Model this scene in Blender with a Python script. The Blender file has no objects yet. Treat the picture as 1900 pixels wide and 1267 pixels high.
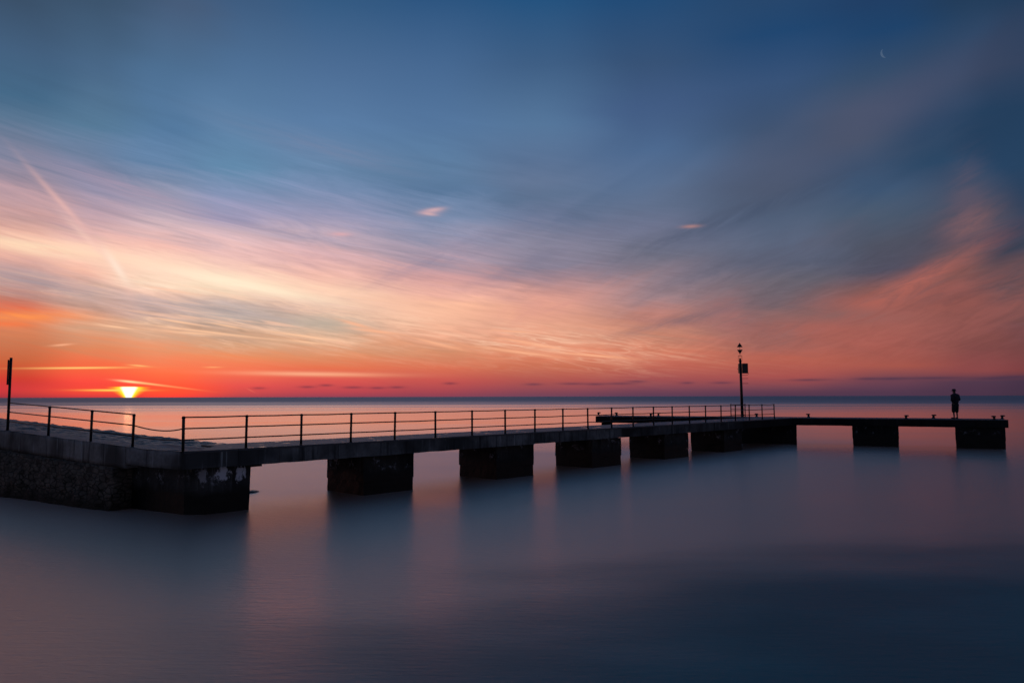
import bpy, bmesh, math, random
from math import sin, cos, pi, radians, atan2, hypot, sqrt
from mathutils import Vector, Matrix, noise as mnoise
random.seed(7)
S = bpy.context.scene
COL = S.collection

# ------------------------------------------------------------------ camera
F = 1350.0                      # focal length in pixels of the 1900x1267 photograph
CAM_H = 3.32                    # eye above the water
DECK = 1.82                     # walkway above the water
PITCH = math.atan((735.7 - 633.5) / F)
ROLL = -0.0022
R3 = (Matrix.Rotation(pi / 2 + PITCH, 3, 'X') @ Matrix.Rotation(ROLL, 3, 'Z'))
cam_d = bpy.data.cameras.new('camera')
cam = bpy.data.objects.new('camera', cam_d)
COL.objects.link(cam)
cam.matrix_world = Matrix.Translation((0, 0, CAM_H)) @ R3.to_4x4()
cam_d.sensor_width = 36.0
cam_d.lens = 36.0 * F / 1900.0
cam_d.clip_start = 0.1
cam_d.clip_end = 200000
S.camera = cam


def ray(x, y):
    v = R3 @ Vector(((x - 950.0) / F, -(y - 633.5) / F, -1.0))
    return v.normalized()


def hor(x):
    return 735.7 - (x - 950.0) * 0.0022


def at(x, off, z=DECK):
    """point on the level z seen at column x, off pixels under the horizon"""
    v = ray(x, hor(x) + off)
    t = (z - CAM_H) / v.z
    return Vector((v.x * t, v.y * t, z))


def col_on(x, p, d):
    """distance k along p + k*d where the line crosses photo column x (plan view)"""
    v = ray(x, hor(x) + 60)
    den = v.x * d.y - v.y * d.x
    return (p.y * v.x - p.x * v.y) / -den


# ------------------------------------------------------------------ mesh helpers
class MB:
    def __init__(self):
        self.bm = bmesh.new()

    def prism(self, pts, z0, z1, cuts=0):
        bm = self.bm
        n = len(pts)
        a = sum(pts[i][0] * pts[(i + 1) % n][1] - pts[(i + 1) % n][0] * pts[i][1] for i in range(n))
        if a < 0:
            pts = pts[::-1]
        zb = (lambda i: z0[i]) if isinstance(z0, (list, tuple)) else (lambda i: z0)
        lo = [bm.verts.new((p[0], p[1], z0)) for p in pts]
        hi = [bm.verts.new((p[0], p[1], z1)) for p in pts]
        bm.faces.new(lo[::-1])
        bm.faces.new(hi)
        for i in range(n):
            bm.faces.new((lo[i], lo[(i + 1) % n], hi[(i + 1) % n], hi[i]))
        return self

    def box(self, c, ax, ay, hx, hy, z0, z1):
        c = Vector((c[0], c[1])); ax = Vector((ax[0], ax[1])); ay = Vector((ay[0], ay[1]))
        pts = [c + ax * sx * hx + ay * sy * hy for sx, sy in ((-1, -1), (1, -1), (1, 1), (-1, 1))]
        return self.prism([(p.x, p.y) for p in pts], z0, z1)

    def tube(self, pts, r, seg=10, cap=True):
        pts = [Vector(p) for p in pts]
        rs = r if isinstance(r, (list, tuple)) else [r] * len(pts)
        rings = []
        for i, p in enumerate(pts):
            if i == 0: t = pts[1] - p
            elif i == len(pts) - 1: t = p - pts[i - 1]
            else: t = (pts[i + 1] - pts[i - 1])
            t.normalize()
            u = t.cross(Vector((0, 0, 1)))
            if u.length < 0.05: u = t.cross(Vector((0, 1, 0)))
            u.normalize(); w = t.cross(u)
            rings.append([self.bm.verts.new(p + (u * cos(2 * pi * k / seg) + w * sin(2 * pi * k / seg)) * rs[i]) for k in range(seg)])
        for a, b in zip(rings, rings[1:]):
            for k in range(seg):
                f = self.bm.faces.new((a[k], a[(k + 1) % seg], b[(k + 1) % seg], b[k])); f.smooth = True
        if cap:
            self.bm.faces.new(rings[0][::-1]); self.bm.faces.new(rings[-1])
        return self

    def lathe(self, c, prof, seg=14, sx=1.0):
        c = Vector(c); rings = []
        for r, z in prof:
            rings.append([self.bm.verts.new(c + Vector((cos(2 * pi * k / seg) * r * sx, sin(2 * pi * k / seg) * r, z))) for k in range(seg)])
        for a, b in zip(rings, rings[1:]):
            for k in range(seg):
                f = self.bm.faces.new((a[k], a[(k + 1) % seg], b[(k + 1) % seg], b[k])); f.smooth = True
        self.bm.faces.new(rings[0][::-1]); self.bm.faces.new(rings[-1])
        return self

    def rough(self, size=0.25, amp=0.015, freq=1.6, iters=5, keep_top=None):
        """subdivide to cells of about size and push vertices by noise, so edges look worn"""
        bm = self.bm
        for _ in range(iters):
            es = [e for e in bm.edges if e.calc_length() > size]
            if not es: break
            bmesh.ops.subdivide_edges(bm, edges=es, cuts=1, use_grid_fill=True)
        bm.normal_update()
        for v in bm.verts:
            n = mnoise.noise_vector(v.co * freq) * amp + mnoise.noise_vector(v.co * freq * 3.1) * amp * 0.5
            if keep_top is not None and v.co.z > keep_top - 0.004:
                n.z *= 0.3
            v.co += n
        return self

    def build(self, name, mat, parent=None, smooth=False):
        bm = self.bm
        bmesh.ops.recalc_face_normals(bm, faces=bm.faces)
        me = bpy.data.meshes.new(name)
        bm.to_mesh(me); bm.free()
        if smooth:
            for p in me.polygons: p.use_smooth = True
        me.materials.append(mat)
        o = bpy.data.objects.new(name, me)
        COL.objects.link(o)
        if parent:
            o.parent = parent
            o.matrix_parent_inverse = Matrix.Translation(-parent.location)
        return o


def tag(o, label=None, cat=None, group=None, kind=None):
    if label: o['label'] = label
    if cat: o['category'] = cat
    if group: o['group'] = group
    if kind: o['kind'] = kind
    return o


def empty(name, loc, label, cat, group=None):
    o = bpy.data.objects.new(name, None)
    COL.objects.link(o)
    o.location = loc
    o.empty_display_size = 0.3
    return tag(o, label, cat, group)


# ------------------------------------------------------------------ node helpers
class NT:
    def __init__(self, tree):
        self.t = tree; self.n = tree.nodes; self.l = tree.links

    def node(self, typ, **kw):
        nd = self.n.new(typ)
        for k, v in kw.items(): setattr(nd, k, v)
        return nd

    def put(self, sock, v):
        if isinstance(v, bpy.types.NodeSocket): self.l.new(v, sock)
        elif isinstance(v, (tuple, list)):
            v = tuple(v)
            if sock.type == 'RGBA' and len(v) == 3: v = v + (1,)
            sock.default_value = v
        else: sock.default_value = v

    def m(self, op, a, b=0.0, clamp=False):
        nd = self.node('ShaderNodeMath', operation=op, use_clamp=clamp)
        self.put(nd.inputs[0], a); self.put(nd.inputs[1], b)
        return nd.outputs[0]

    def step(self, v, lo, hi, a=0.0, b=1.0, typ='SMOOTHSTEP'):
        nd = self.node('ShaderNodeMapRange', interpolation_type=typ)
        for i, q in enumerate((v, lo, hi, a, b)): self.put(nd.inputs[i], q)
        return nd.outputs[0]

    def mapping(self, v, loc=(0, 0, 0), rot=(0, 0, 0), scale=(1, 1, 1), typ='POINT'):
        nd = self.node('ShaderNodeMapping', vector_type=typ)
        self.put(nd.inputs[0], v); self.put(nd.inputs[1], loc); self.put(nd.inputs[2], rot); self.put(nd.inputs[3], scale)
        return nd.outputs[0]

    def noise(self, v, scale=1.0, detail=4.0, rough=0.55, dist=0.0):
        nd = self.node('ShaderNodeTexNoise')
        self.put(nd.inputs['Vector'], v); self.put(nd.inputs['Scale'], scale)
        self.put(nd.inputs['Detail'], detail); self.put(nd.inputs['Roughness'], rough); self.put(nd.inputs['Distortion'], dist)
        return nd.outputs['Fac']

    def mix(self, f, a, b, blend='MIX'):
        nd = self.node('ShaderNodeMix', data_type='RGBA', blend_type=blend)
        self.put(nd.inputs[0], f); self.put(nd.inputs[6], a); self.put(nd.inputs[7], b)
        return nd.outputs[2]

    def mixf(self, f, a, b):
        nd = self.node('ShaderNodeMix', data_type='FLOAT')
        self.put(nd.inputs[0], f); self.put(nd.inputs[2], a); self.put(nd.inputs[3], b)
        return nd.outputs[0]

    def ramp(self, v, stops, interp='LINEAR'):
        nd = self.node('ShaderNodeValToRGB')
        cr = nd.color_ramp; cr.interpolation = interp
        while len(cr.elements) < len(stops): cr.elements.new(0.5)
        for e, (p, c) in zip(cr.elements, stops):
            e.position = p
        for e, (p, c) in zip(cr.elements, stops):
            e.color = tuple(c) + (1,)
        self.put(nd.inputs[0], v)
        return nd.outputs[0]


def lin(c):
    return tuple((x / 255 / 12.92) if x / 255 <= 0.04045 else ((x / 255 + 0.055) / 1.055) ** 2.4 for x in c)


# ------------------------------------------------------------------ world: dawn sky
SKY_COLS = [
 (30, [(0,58,80,105),(90,66,95,126),(175,68,105,136),(225,88,116,144),(290,125,130,155),(340,165,145,160),(370,190,155,160),(420,215,160,150),(455,250,190,165),(485,215,165,155),(515,180,150,150),(550,190,130,115),(585,215,130,95),(605,215,128,90),(630,200,120,85),(670,200,95,60),(700,205,60,50),(720,190,45,65),(737,150,45,65)]),
 (150, [(0,60,84,110),(117,72,103,135),(230,86,122,152),(300,115,130,160),(350,150,145,170),(400,190,160,170),(445,225,175,170),(462,252,200,175),(480,250,195,175),(510,235,178,160),(540,200,165,155),(565,205,160,142),(590,222,160,128),(610,205,155,125),(640,220,135,95),(680,245,100,65),(705,250,75,65),(725,230,45,70),(737,180,40,70)]),
 (290, [(0,70,92,122),(120,76,110,145),(230,84,122,160),(300,100,132,168),(350,145,150,175),(380,170,160,180),(420,210,180,185),(460,240,185,175),(500,255,215,190),(525,255,225,198),(545,240,195,175),(570,200,170,165),(595,205,170,150),(620,215,165,135),(650,230,145,105),(690,255,110,70),(715,255,85,60),(735,250,55,60)]),
 (430, [(0,62,92,128),(120,78,112,150),(230,92,128,165),(310,98,138,172),(360,135,150,185),(400,160,155,185),(430,200,175,185),(470,235,190,185),(500,245,200,185),(525,255,230,198),(545,240,205,180),(565,195,172,165),(585,182,166,158),(610,205,165,140),(635,215,160,125),(660,235,140,95),(690,245,110,80),(715,225,80,80),(737,165,65,80)]),
 (600, [(0,52,90,130),(120,75,108,148),(230,90,125,165),(310,100,133,168),(350,118,140,175),(400,150,150,180),(440,185,165,180),(480,220,175,175),(510,245,190,175),(540,255,212,185),(560,225,185,168),(580,222,183,163),(600,200,175,155),(630,215,170,140),(655,225,145,105),(680,230,115,80),(705,220,85,80),(725,190,70,80),(737,150,65,85)]),
 (800, [(0,45,85,128),(120,70,104,145),(230,84,118,158),(310,92,125,160),(350,90,120,155),(400,120,138,170),(440,145,145,170),(480,170,150,165),(510,205,155,155),(540,235,175,160),(570,245,185,155),(600,235,175,145),(625,230,165,135),(650,215,145,110),(680,220,115,85),(705,200,85,80),(725,170,70,80),(737,140,65,85)]),
 (1000, [(0,36,82,126),(120,62,94,132),(230,85,118,155),(290,90,115,150),(340,98,117,148),(365,93,113,143),(400,105,118,148),(450,138,134,155),(490,135,127,146),(510,160,132,142),(540,205,150,142),(570,225,160,140),(600,220,155,130),(640,225,145,115),(660,220,130,100),(680,200,110,85),(705,175,85,80),(725,140,72,85),(737,115,68,90)]),
 (1200, [(0,34,75,118),(120,55,82,118),(200,66,92,132),(280,76,104,142),(350,90,112,145),(390,95,110,138),(430,108,114,140),(470,112,113,132),(510,135,122,135),(550,160,130,135),(590,185,125,115),(620,195,130,110),(650,210,125,100),(680,190,100,85),(705,160,80,82),(725,120,68,85),(737,95,62,88)]),
 (1450, [(0,38,70,108),(60,32,70,112),(150,55,82,120),(240,62,82,112),(300,76,89,115),(350,77,89,113),(400,80,95,120),(450,90,102,126),(490,88,94,114),(520,103,98,110),(570,117,98,105),(600,138,100,100),(630,155,100,95),(670,180,95,80),(700,165,80,78),(720,120,68,80),(737,85,55,80)]),
 (1630, [(0,32,62,100),(60,30,66,106),(140,52,76,106),(200,72,83,108),(260,70,82,104),(310,58,80,110),(350,61,85,115),(400,70,88,110),(450,78,82,98),(500,80,78,95),(540,125,88,88),(580,148,90,85),(620,150,85,80),(680,165,85,75),(705,110,66,80),(737,80,55,80)]),
 (1790, [(0,34,60,90),(70,40,68,100),(150,54,72,100),(220,45,68,98),(300,43,71,101),(350,58,73,98),(400,74,75,92),(450,75,72,88),(480,92,78,86),(510,122,83,82),(540,125,80,80),(590,130,78,75),(640,125,72,72),(690,138,71,72),(710,80,56,75),(737,75,50,72)]),
 (1880, [(0,30,58,88),(120,50,65,92),(200,35,62,92),(320,36,64,94),(380,44,62,88),(430,52,64,85),(470,56,64,82),(500,88,72,80),(540,98,76,82),(570,118,78,78),(600,108,71,75),(640,115,68,70),(690,122,62,65),(708,68,50,70),(737,60,45,65)]),
]


def uv(x, y):
    v = ray(x, y + hor(x) - 735.7)
    return atan2(v.x, v.y) * F, -math.asin(v.z) * F


world = bpy.data.worlds.new('World')
S.world = world
world.use_nodes = True
W = NT(world.node_tree)
W.n.clear()
tc = W.node('ShaderNodeTexCoord')
sep = W.node('ShaderNodeSeparateXYZ'); W.l.new(tc.outputs['Generated'], sep.inputs[0])
AZ = W.m('ARCTAN2', sep.outputs[0], sep.outputs[1])
EL = W.m('ARCSINE', sep.outputs[2])
U0 = W.m('MULTIPLY', AZ, F)
V0 = W.m('MULTIPLY', EL, -F)
cmb = W.node('ShaderNodeCombineXYZ'); W.put(cmb.inputs[0], U0); W.put(cmb.inputs[1], V0)
P0 = cmb.outputs[0]


def streak(ang, lx, ly, seed, detail=5, rough=0.6, dist=0.0, vec=None):
    v = W.mapping(vec or P0, loc=(seed * 13.7, seed * 7.3, 0), rot=(0, 0, radians(ang)), scale=(lx, ly, 1), typ='TEXTURE')
    return W.noise(v, 1.0, detail, rough, dist)


def ell0(cx, cy, a, b, ang=0.0):
    u, v = uv(cx, cy)
    q = W.mapping(P0, loc=(u, v, 0), rot=(0, 0, radians(ang)), scale=(a, b, 1), typ='TEXTURE')
    dd = W.node('ShaderNodeVectorMath', operation='DOT_PRODUCT')
    W.put(dd.inputs[0], q); W.put(dd.inputs[1], q)
    return W.m('EXPONENT', W.m('MULTIPLY', dd.outputs['Value'], -1.0))


# how far the cirrus breaks up the smooth gradient: nothing close to the horizon, most between 4 and 15 degrees
cl_v = W.m('MULTIPLY', W.step(V0, -30, -110), W.step(V0, -560, -330))
left_m = W.step(U0, 350, -150)           # down-right streaks over the sunrise
right_m = W.step(U0, -350, 100)          # up-right streaks away from it
low_m = W.step(V0, -230, -120)
nA = streak(10, 300, 30, 3, 7, 0.66, 0.8)
nB = streak(-20, 300, 75, 11, 2, 0.5, 0.6)
nC = streak(6, 700, 160, 23, 3, 0.5)
nAc = W.m('SUBTRACT', nA, 0.5); nBc = W.m('SUBTRACT', nB, 0.5); nCc = W.m('SUBTRACT', nC, 0.5)
wA = W.m('MAXIMUM', left_m, low_m)
warp = W.m('ADD', W.m('MULTIPLY', W.m('MULTIPLY', nAc, wA), 75), W.m('MULTIPLY', W.m('MULTIPLY', nBc, right_m), 48))
warp = W.m('MULTIPLY', W.m('ADD', warp, W.m('MULTIPLY', nCc, 30)), cl_v)
Vw = W.m('ADD', V0, warp)
Uw = W.m('ADD', U0, W.m('MULTIPLY', nCc, 200))
T = W.m('DIVIDE', Vw, -800.0, clamp=True)

base = None
prev_u = None
ZEN = lin((34, 66, 104))
for x, stops in SKY_COLS:
    st = []
    for (y, r, g, b) in stops:
        u, v = uv(x, y)
        st.append((min(0.97, max(0.0, -v / 800.0)), lin((r, g, b))))
    st = sorted(st, key=lambda s: s[0])
    c_end = st[-1][1]
    st.append((1.0, tuple(0.5 * a + 0.5 * b for a, b in zip(c_end, ZEN))))
    if base is None: Tx = T
    else:
        nd = W.node('ShaderNodeMath', operation='MULTIPLY_ADD')
        W.put(nd.inputs[0], base); W.put(nd.inputs[1], 1e-8); W.put(nd.inputs[2], T); Tx = nd.outputs[0]
    col = W.ramp(Tx, st)
    u = uv(x, 480)[0]
    if base is None: base = col
    else: base = W.mix(W.step(Uw, prev_u, u), base, col)
    prev_u = u
# away from the picture the sky turns to a dim blue dusk
back = W.ramp(T, [(0.0, lin((104, 94, 100))), (0.25, lin((82, 82, 96))), (1.0, lin((48, 66, 96)))])
base = W.mix(W.step(W.m('ABSOLUTE', W.m('SUBTRACT', U0, 60)), 1050, 2500), base, back)
base = W.mix(W.step(V0, -800, -1700), base, ZEN)

# brightness of the cirrus streaks
amp = W.m('MULTIPLY', cl_v, 1.0)
sA = W.m('MULTIPLY', W.m('MULTIPLY', nAc, wA), 0.5)
sB = W.m('MULTIPLY', W.m('MULTIPLY', nBc, right_m), 0.27)
nF = streak(8, 75, 11, 71, 5, 0.62, 0.7)
fzone = W.m('ADD', ell0(760, 606, 420, 40, 7), ell0(330, 580, 300, 36, 8), clamp=True)
sF = W.m('MULTIPLY', W.m('MULTIPLY', W.m('SUBTRACT', nF, 0.5), fzone), 0.9)
nG = streak(9, 130, 9, 83, 6, 0.66, 1.1)
gz = W.m('MULTIPLY', W.m('MULTIPLY', W.step(V0, -75, -130), W.step(V0, -400, -270)), W.step(U0, 500, 150))
sG = W.m('MULTIPLY', W.m('MULTIPLY', W.m('SUBTRACT', nG, 0.5), gz), 0.5)
nH = streak(-14, 80, 17, 91, 6, 0.62, 1.3)
hz_ = W.m('MULTIPLY', W.m('MULTIPLY', W.step(V0, -40, -90), W.step(V0, -330, -190)), W.step(U0, 0, 350))
sH = W.m('MULTIPLY', W.m('MULTIPLY', W.m('SUBTRACT', nH, 0.5), hz_), 0.55)
gain = W.m('ADD', W.m('ADD', W.m('MULTIPLY', W.m('ADD', sA, sB), amp), W.m('ADD', sF, W.m('ADD', sG, sH))), 1.0)
vm = W.node('ShaderNodeVectorMath', operation='SCALE')
W.put(vm.inputs[0], base); W.put(vm.inputs['Scale'], gain)
col = vm.outputs[0]

# fine bright filaments along the lower edge of the cloud bank
fil = streak(7.5, 150, 7, 31, 4, 0.55, 0.6)
fil2 = streak(10, 330, 16, 37, 4, 0.55, 0.8)
fm = W.m('MULTIPLY', W.step(fil, 0.46, 0.74), W.step(fil2, 0.38, 0.62))


def after(c, vec):
    """the same vector, but worked out after colour c: keeps the shader's memory need small"""
    nd = W.node('ShaderNodeVectorMath', operation='MULTIPLY_ADD')
    W.put(nd.inputs[0], c); W.put(nd.inputs[1], (1e-7, 1e-7, 1e-7)); W.put(nd.inputs[2], vec)
    return nd.outputs[0]


def ell(cx, cy, a, b, ang=0.0):
    """soft elliptical mask at photo position cx, cy with half axes a, b in pixels"""
    u, v = uv(cx, cy)
    q = W.mapping(after(col, P0), loc=(u, v, 0), rot=(0, 0, radians(ang)), scale=(a, b, 1), typ='TEXTURE')
    d = W.node('ShaderNodeVectorMath', operation='DOT_PRODUCT')
    W.put(d.inputs[0], q); W.put(d.inputs[1], q)
    return W.m('EXPONENT', W.m('MULTIPLY', d.outputs['Value'], -1.0))


fz = W.m('ADD', ell(620, 598, 380, 34, 7), W.m('MULTIPLY', ell(960, 632, 300, 26, 6), 0.7), clamp=True)
fz = W.m('ADD', fz, W.m('MULTIPLY', ell(330, 590, 260, 40, 8), 0.8), clamp=True)
col = W.mix(W.m('MULTIPLY', W.m('MULTIPLY', fm, fz), 0.9), col, lin((255, 200, 168)))

# hair-thin bright edges of the ice cloud
nR = streak(8, 190, 17, 101, 4, 0.55, 1.6)
ridge = W.m('POWER', W.m('SUBTRACT', 1.0, W.m('ABSOLUTE', W.m('MULTIPLY', W.m('SUBTRACT', nR, 0.5), 5.0)), clamp=True), 5.0)
nR2 = streak(9, 260, 45, 107, 3, 0.5, 0.6)
rz = W.m('ADD', W.m('ADD', ell(700, 598, 330, 42, 7), W.m('MULTIPLY', ell(350, 590, 240, 36, 7), 0.9)), W.m('MULTIPLY', ell(1050, 640, 230, 30, 6), 0.6), clamp=True)
col = W.mix(W.m('MULTIPLY', W.m('MULTIPLY', ridge, W.step(nR2, 0.38, 0.6)), W.m('MULTIPLY', rz, 0.6)), col, lin((255, 208, 176)))
nK = streak(9, 130, 10, 51, 6, 0.66, 1.0)     # texture for the larger brush-like clouds
nK2 = streak(-22, 90, 18, 57, 6, 0.62, 1.2)


def cloud(cx, cy, a, b, ang, c, k, tex=None):
    global col
    m = ell(cx, cy, a, b, ang)
    m = W.m('MULTIPLY', m, k)
    if tex is not None:
        m = W.m('MULTIPLY', m, W.step(tex, 0.25, 0.7, 0.25, 1.25), clamp=True)
    col = W.mix(m, col, lin(c))


def line(x0, y0, x1, y1, w, c, k):
    u0, v0 = uv(x0, y0); u1, v1 = uv(x1, y1)
    cloud((x0 + x1) / 2, (y0 + y1) / 2, hypot(u1 - u0, v1 - v0) / 2 * 0.75, w, math.degrees(atan2(v1 - v0, u1 - u0)), c, k)


# cream heart of the bank and the bands around it
cloud(420, 520, 270, 20, 8.5, (255, 226, 200), 0.7, nK)
cloud(430, 522, 160, 9, 9, (255, 243, 212), 0.85, nK)
cloud(110, 463, 150, 10, 3, (255, 226, 190), 0.75, nK)
cloud(230, 470, 120, 30, 8, (255, 205, 185), 0.45, nK)
cloud(700, 560, 200, 20, 9, (255, 205, 175), 0.5, nK)
cloud(900, 590, 220, 25, 6, (245, 175, 145), 0.4, nK)
cloud(420, 577, 190, 14, 5, (180, 168, 168), 0.5, nK)
cloud(60, 520, 90, 16, 9, (170, 152, 158), 0.6, nK)
cloud(610, 600, 60, 16, 5, (185, 172, 155), 0.5)
# fiery cloud at the far left
cloud(20, 572, 75, 13, 3, (232, 88, 58), 0.75, nK)
cloud(45, 585, 70, 9, -3, (255, 150, 82), 0.8, nK)
cloud(5, 600, 40, 6, -4, (250, 120, 70), 0.7, nK)
# broad veils to the right
cloud(1690, 530, 110, 16, -26, (196, 108, 94), 0.55, nK2)
cloud(1600, 620, 160, 40, 0, (172, 100, 90), 0.5, nK2)
cloud(1640, 575, 190, 30, -10, (168, 94, 84), 0.5, nK2)
cloud(1795, 418, 38, 26, -30, (140, 98, 98), 0.6, nK2)
cloud(1790, 360, 22, 50, 10, (96, 84, 100), 0.5, nK2)
cloud(1860, 580, 90, 18, -20, (150, 88, 84), 0.6, nK2)
cloud(1530, 585, 110, 14, 4, (120, 98, 100), 0.5, nK2)
cloud(1350, 585, 40, 34, 30, (172, 110, 108), 0.5, nK2)
cloud(1280, 590, 110, 9, -12, (116, 98, 108), 0.6, nK2)
cloud(1050, 560, 150, 26, -14, (215, 150, 140), 0.4, nK2)
cloud(830, 475, 150, 18, -20, (132, 126, 152), 0.35, nK2)
cloud(1330, 410, 190, 22, -19, (74, 84, 106), 0.45, nK2)
cloud(1520, 350, 160, 16, -16, (62, 78, 104), 0.5, nK2)
cloud(1450, 470, 210, 26, -14, (88, 92, 112), 0.5, nK2)
cloud(1000, 480, 130, 14, -22, (122, 120, 144), 0.3, nK2)
cloud(1640, 215, 190, 42, -25, (80, 85, 112), 0.45)
cloud(1420, 275, 130, 26, -30, (80, 92, 120), 0.3)
cloud(620, 280, 170, 20, 9, (122, 134, 165), 0.4, nK)
cloud(240, 350, 130, 16, 14, (190, 160, 180), 0.4, nK)
cloud(60, 355, 110, 14, 9, (205, 165, 170), 0.5, nK)
# small detached puffs
for q in ((799, 393, 22, 6, -8, (214, 168, 172), 0.5), (806, 389, 18, 3.4, -9, (236, 186, 184), 0.5), (797, 397, 14, 2.6, 6, (238, 186, 180), 0.5),
          (632, 434, 18, 3.5, -2, (226, 172, 176), 0.7), (1282, 421, 16, 3, 0, (176, 130, 128), 0.8)):
    cloud(*q)
# vapour trails
line(40, 295, 200, 470, 4.5, (238, 186, 178), 0.55)
line(110, 390, 232, 510, 5, (250, 205, 190), 0.5)
line(190, 455, 244, 535, 6, (255, 232, 212), 0.7)
line(228, 520, 252, 560, 8, (240, 190, 175), 0.3)
line(30, 681.5, 262, 680, 1.5, (255, 206, 120), 0.95)
line(235, 675, 280, 678.5, 1.2, (255, 196, 120), 0.85)
line(375, 680, 415, 680, 1.2, (255, 170, 110), 0.8)
line(212, 703.5, 275, 710, 1.7, (255, 240, 180), 1.0)
line(230, 705, 330, 717, 1.4, (255, 214, 140), 0.9)
line(270, 710, 385, 724, 1.3, (255, 170, 110), 0.8)
line(455, 718, 475, 728, 1.0, (230, 110, 95), 0.6)
for (a, b, c, d) in ((170, 600, 260, 610), (240, 597, 560, 636), (380, 596, 470, 612), (470, 610, 660, 636), (280, 587, 380, 604), (300, 612, 420, 622), (520, 628, 620, 640)):
    line(a, b, c, d, 1.7, (255, 200, 160), 0.8)
for (a, b, c, d, w) in ((90, 640, 140, 636, 2.0), (400, 690, 760, 696, 5.0), (620, 590, 700, 612, 4), (640, 607, 760, 622, 3), (750, 622, 870, 652, 3), (905, 612, 1000, 618, 1.6), (910, 625, 1010, 640, 2), (960, 635, 1060, 650, 2.5), (1010, 652, 1200, 668, 3), (860, 640, 1060, 666, 4)):
    line(a, b, c, d, w * 0.8, (255, 182, 142), 0.75)
# low dark cloudlets just over the sea
for (x, y, a) in ((480, 719, 12), (570, 717, 14), (605, 714, 12), (655, 718, 18), (700, 719, 14), (736, 718, 14), (835, 711, 12), (990, 713, 16), (1062, 712, 26),
                  (1104, 713, 18), (1150, 712, 30), (1182, 708, 18), (1275, 711, 12), (1340, 711, 18), (1500, 706, 30), (1610, 704, 20), (1655, 704, 22), (1730, 703, 45), (1845, 704, 30), (1885, 701, 30)):
    cloud(x, y, a, 2.2, 0, (98, 50, 70) if x < 900 else (84, 54, 76) if x < 1400 else (66, 50, 72), 0.6)
cloud(1700, 730, 500, 8, 0, (74, 54, 72), 0.4)
# the sun behind a thin bar of cloud at the horizon
below = W.step(V0, -18.5, -15.5)
bowl = W.m('SUBTRACT', 1.0, W.m('MULTIPLY', W.step(V0, -16.0, -1.0, 0.0, 1.0, 'LINEAR'), 0.62))   # the glow narrows towards the sea


def suncore(a, lo, hi):
    u = W.m('DIVIDE', W.m('ABSOLUTE', W.m('SUBTRACT', U0, uv(239, 727)[0])), W.m('MULTIPLY', bowl, a))
    return W.m('MULTIPLY', W.step(u, hi, lo), below)


col = W.mix(W.m('MULTIPLY', ell(239, 724, 150, 11), 0.7), col, lin((255, 84, 46)))
col = W.mix(W.m('MULTIPLY', suncore(31, 0.35, 1.15), 0.95), col, (1.2, 0.55, 0.02))
col = W.mix(W.m('MULTIPLY', suncore(22, 0.4, 1.1), 0.95), col, (1.3, 1.05, 0.06))
col = W.mix(W.m('MULTIPLY', W.m('MULTIPLY', ell(212, 722.3, 42, 1.6), below), 0.9), col, (1.1, 0.75, 0.12))
line(222, 718, 250, 716.5, 1.2, (255, 190, 70), 0.9)
col = W.mix(suncore(13.5, 0.55, 1.1), col, (1.5, 1.45, 1.2))

# a little physical twilight underneath
sky = W.node('ShaderNodeTexSky', sky_type='NISHITA')
SUN_DIR = ray(239, 726)
SUN_AZ = atan2(SUN_DIR.x, SUN_DIR.y)
SUN_EL = radians(0.35)
sky.sun_disc = False
sky.sun_elevation = SUN_EL
sky.sun_rotation = SUN_AZ
bg1 = W.node('ShaderNodeBackground'); W.put(bg1.inputs[0], col); bg1.inputs[1].default_value = 1.0
bg2 = W.node('ShaderNodeBackground'); W.put(bg2.inputs[0], sky.outputs[0]); bg2.inputs[1].default_value = 0.002
add = W.node('ShaderNodeAddShader'); W.l.new(bg1.outputs[0], add.inputs[0]); W.l.new(bg2.outputs[0], add.inputs[1])
out = W.node('ShaderNodeOutputWorld'); W.l.new(add.outputs[0], out.inputs[0])

sun_d = bpy.data.lights.new('sun', 'SUN')
sun_d.energy = 0.0015
sun_d.angle = radians(0.5)
sun_d.color = (1.0, 0.42, 0.18)
sun = bpy.data.objects.new('sun', sun_d); COL.objects.link(sun)
sun.rotation_euler = Vector((-sin(SUN_AZ) * cos(SUN_EL), -cos(SUN_AZ) * cos(SUN_EL), -sin(SUN_EL))).to_track_quat('-Z', 'Y').to_euler()


# ------------------------------------------------------------------ materials
def new_mat(name):
    m = bpy.data.materials.new(name); m.use_nodes = True
    t = NT(m.node_tree); t.n.clear()
    p = t.node('ShaderNodeBsdfPrincipled'); o = t.node('ShaderNodeOutputMaterial')
    t.l.new(p.outputs[0], o.inputs[0])
    return m, t, p


def bump(t, p, h, dist=0.02, strength=0.6):
    b = t.node('ShaderNodeBump'); b.inputs['Strength'].default_value = strength; b.inputs['Distance'].default_value = dist
    t.put(b.inputs['Height'], h); t.l.new(b.outputs[0], p.inputs['Normal'])


def geo_pos(t):
    g = t.node('ShaderNodeNewGeometry')
    s = t.node('ShaderNodeSeparateXYZ'); t.l.new(g.outputs['Position'], s.inputs[0])
    return g.outputs['Position'], s.outputs[2], g


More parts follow.
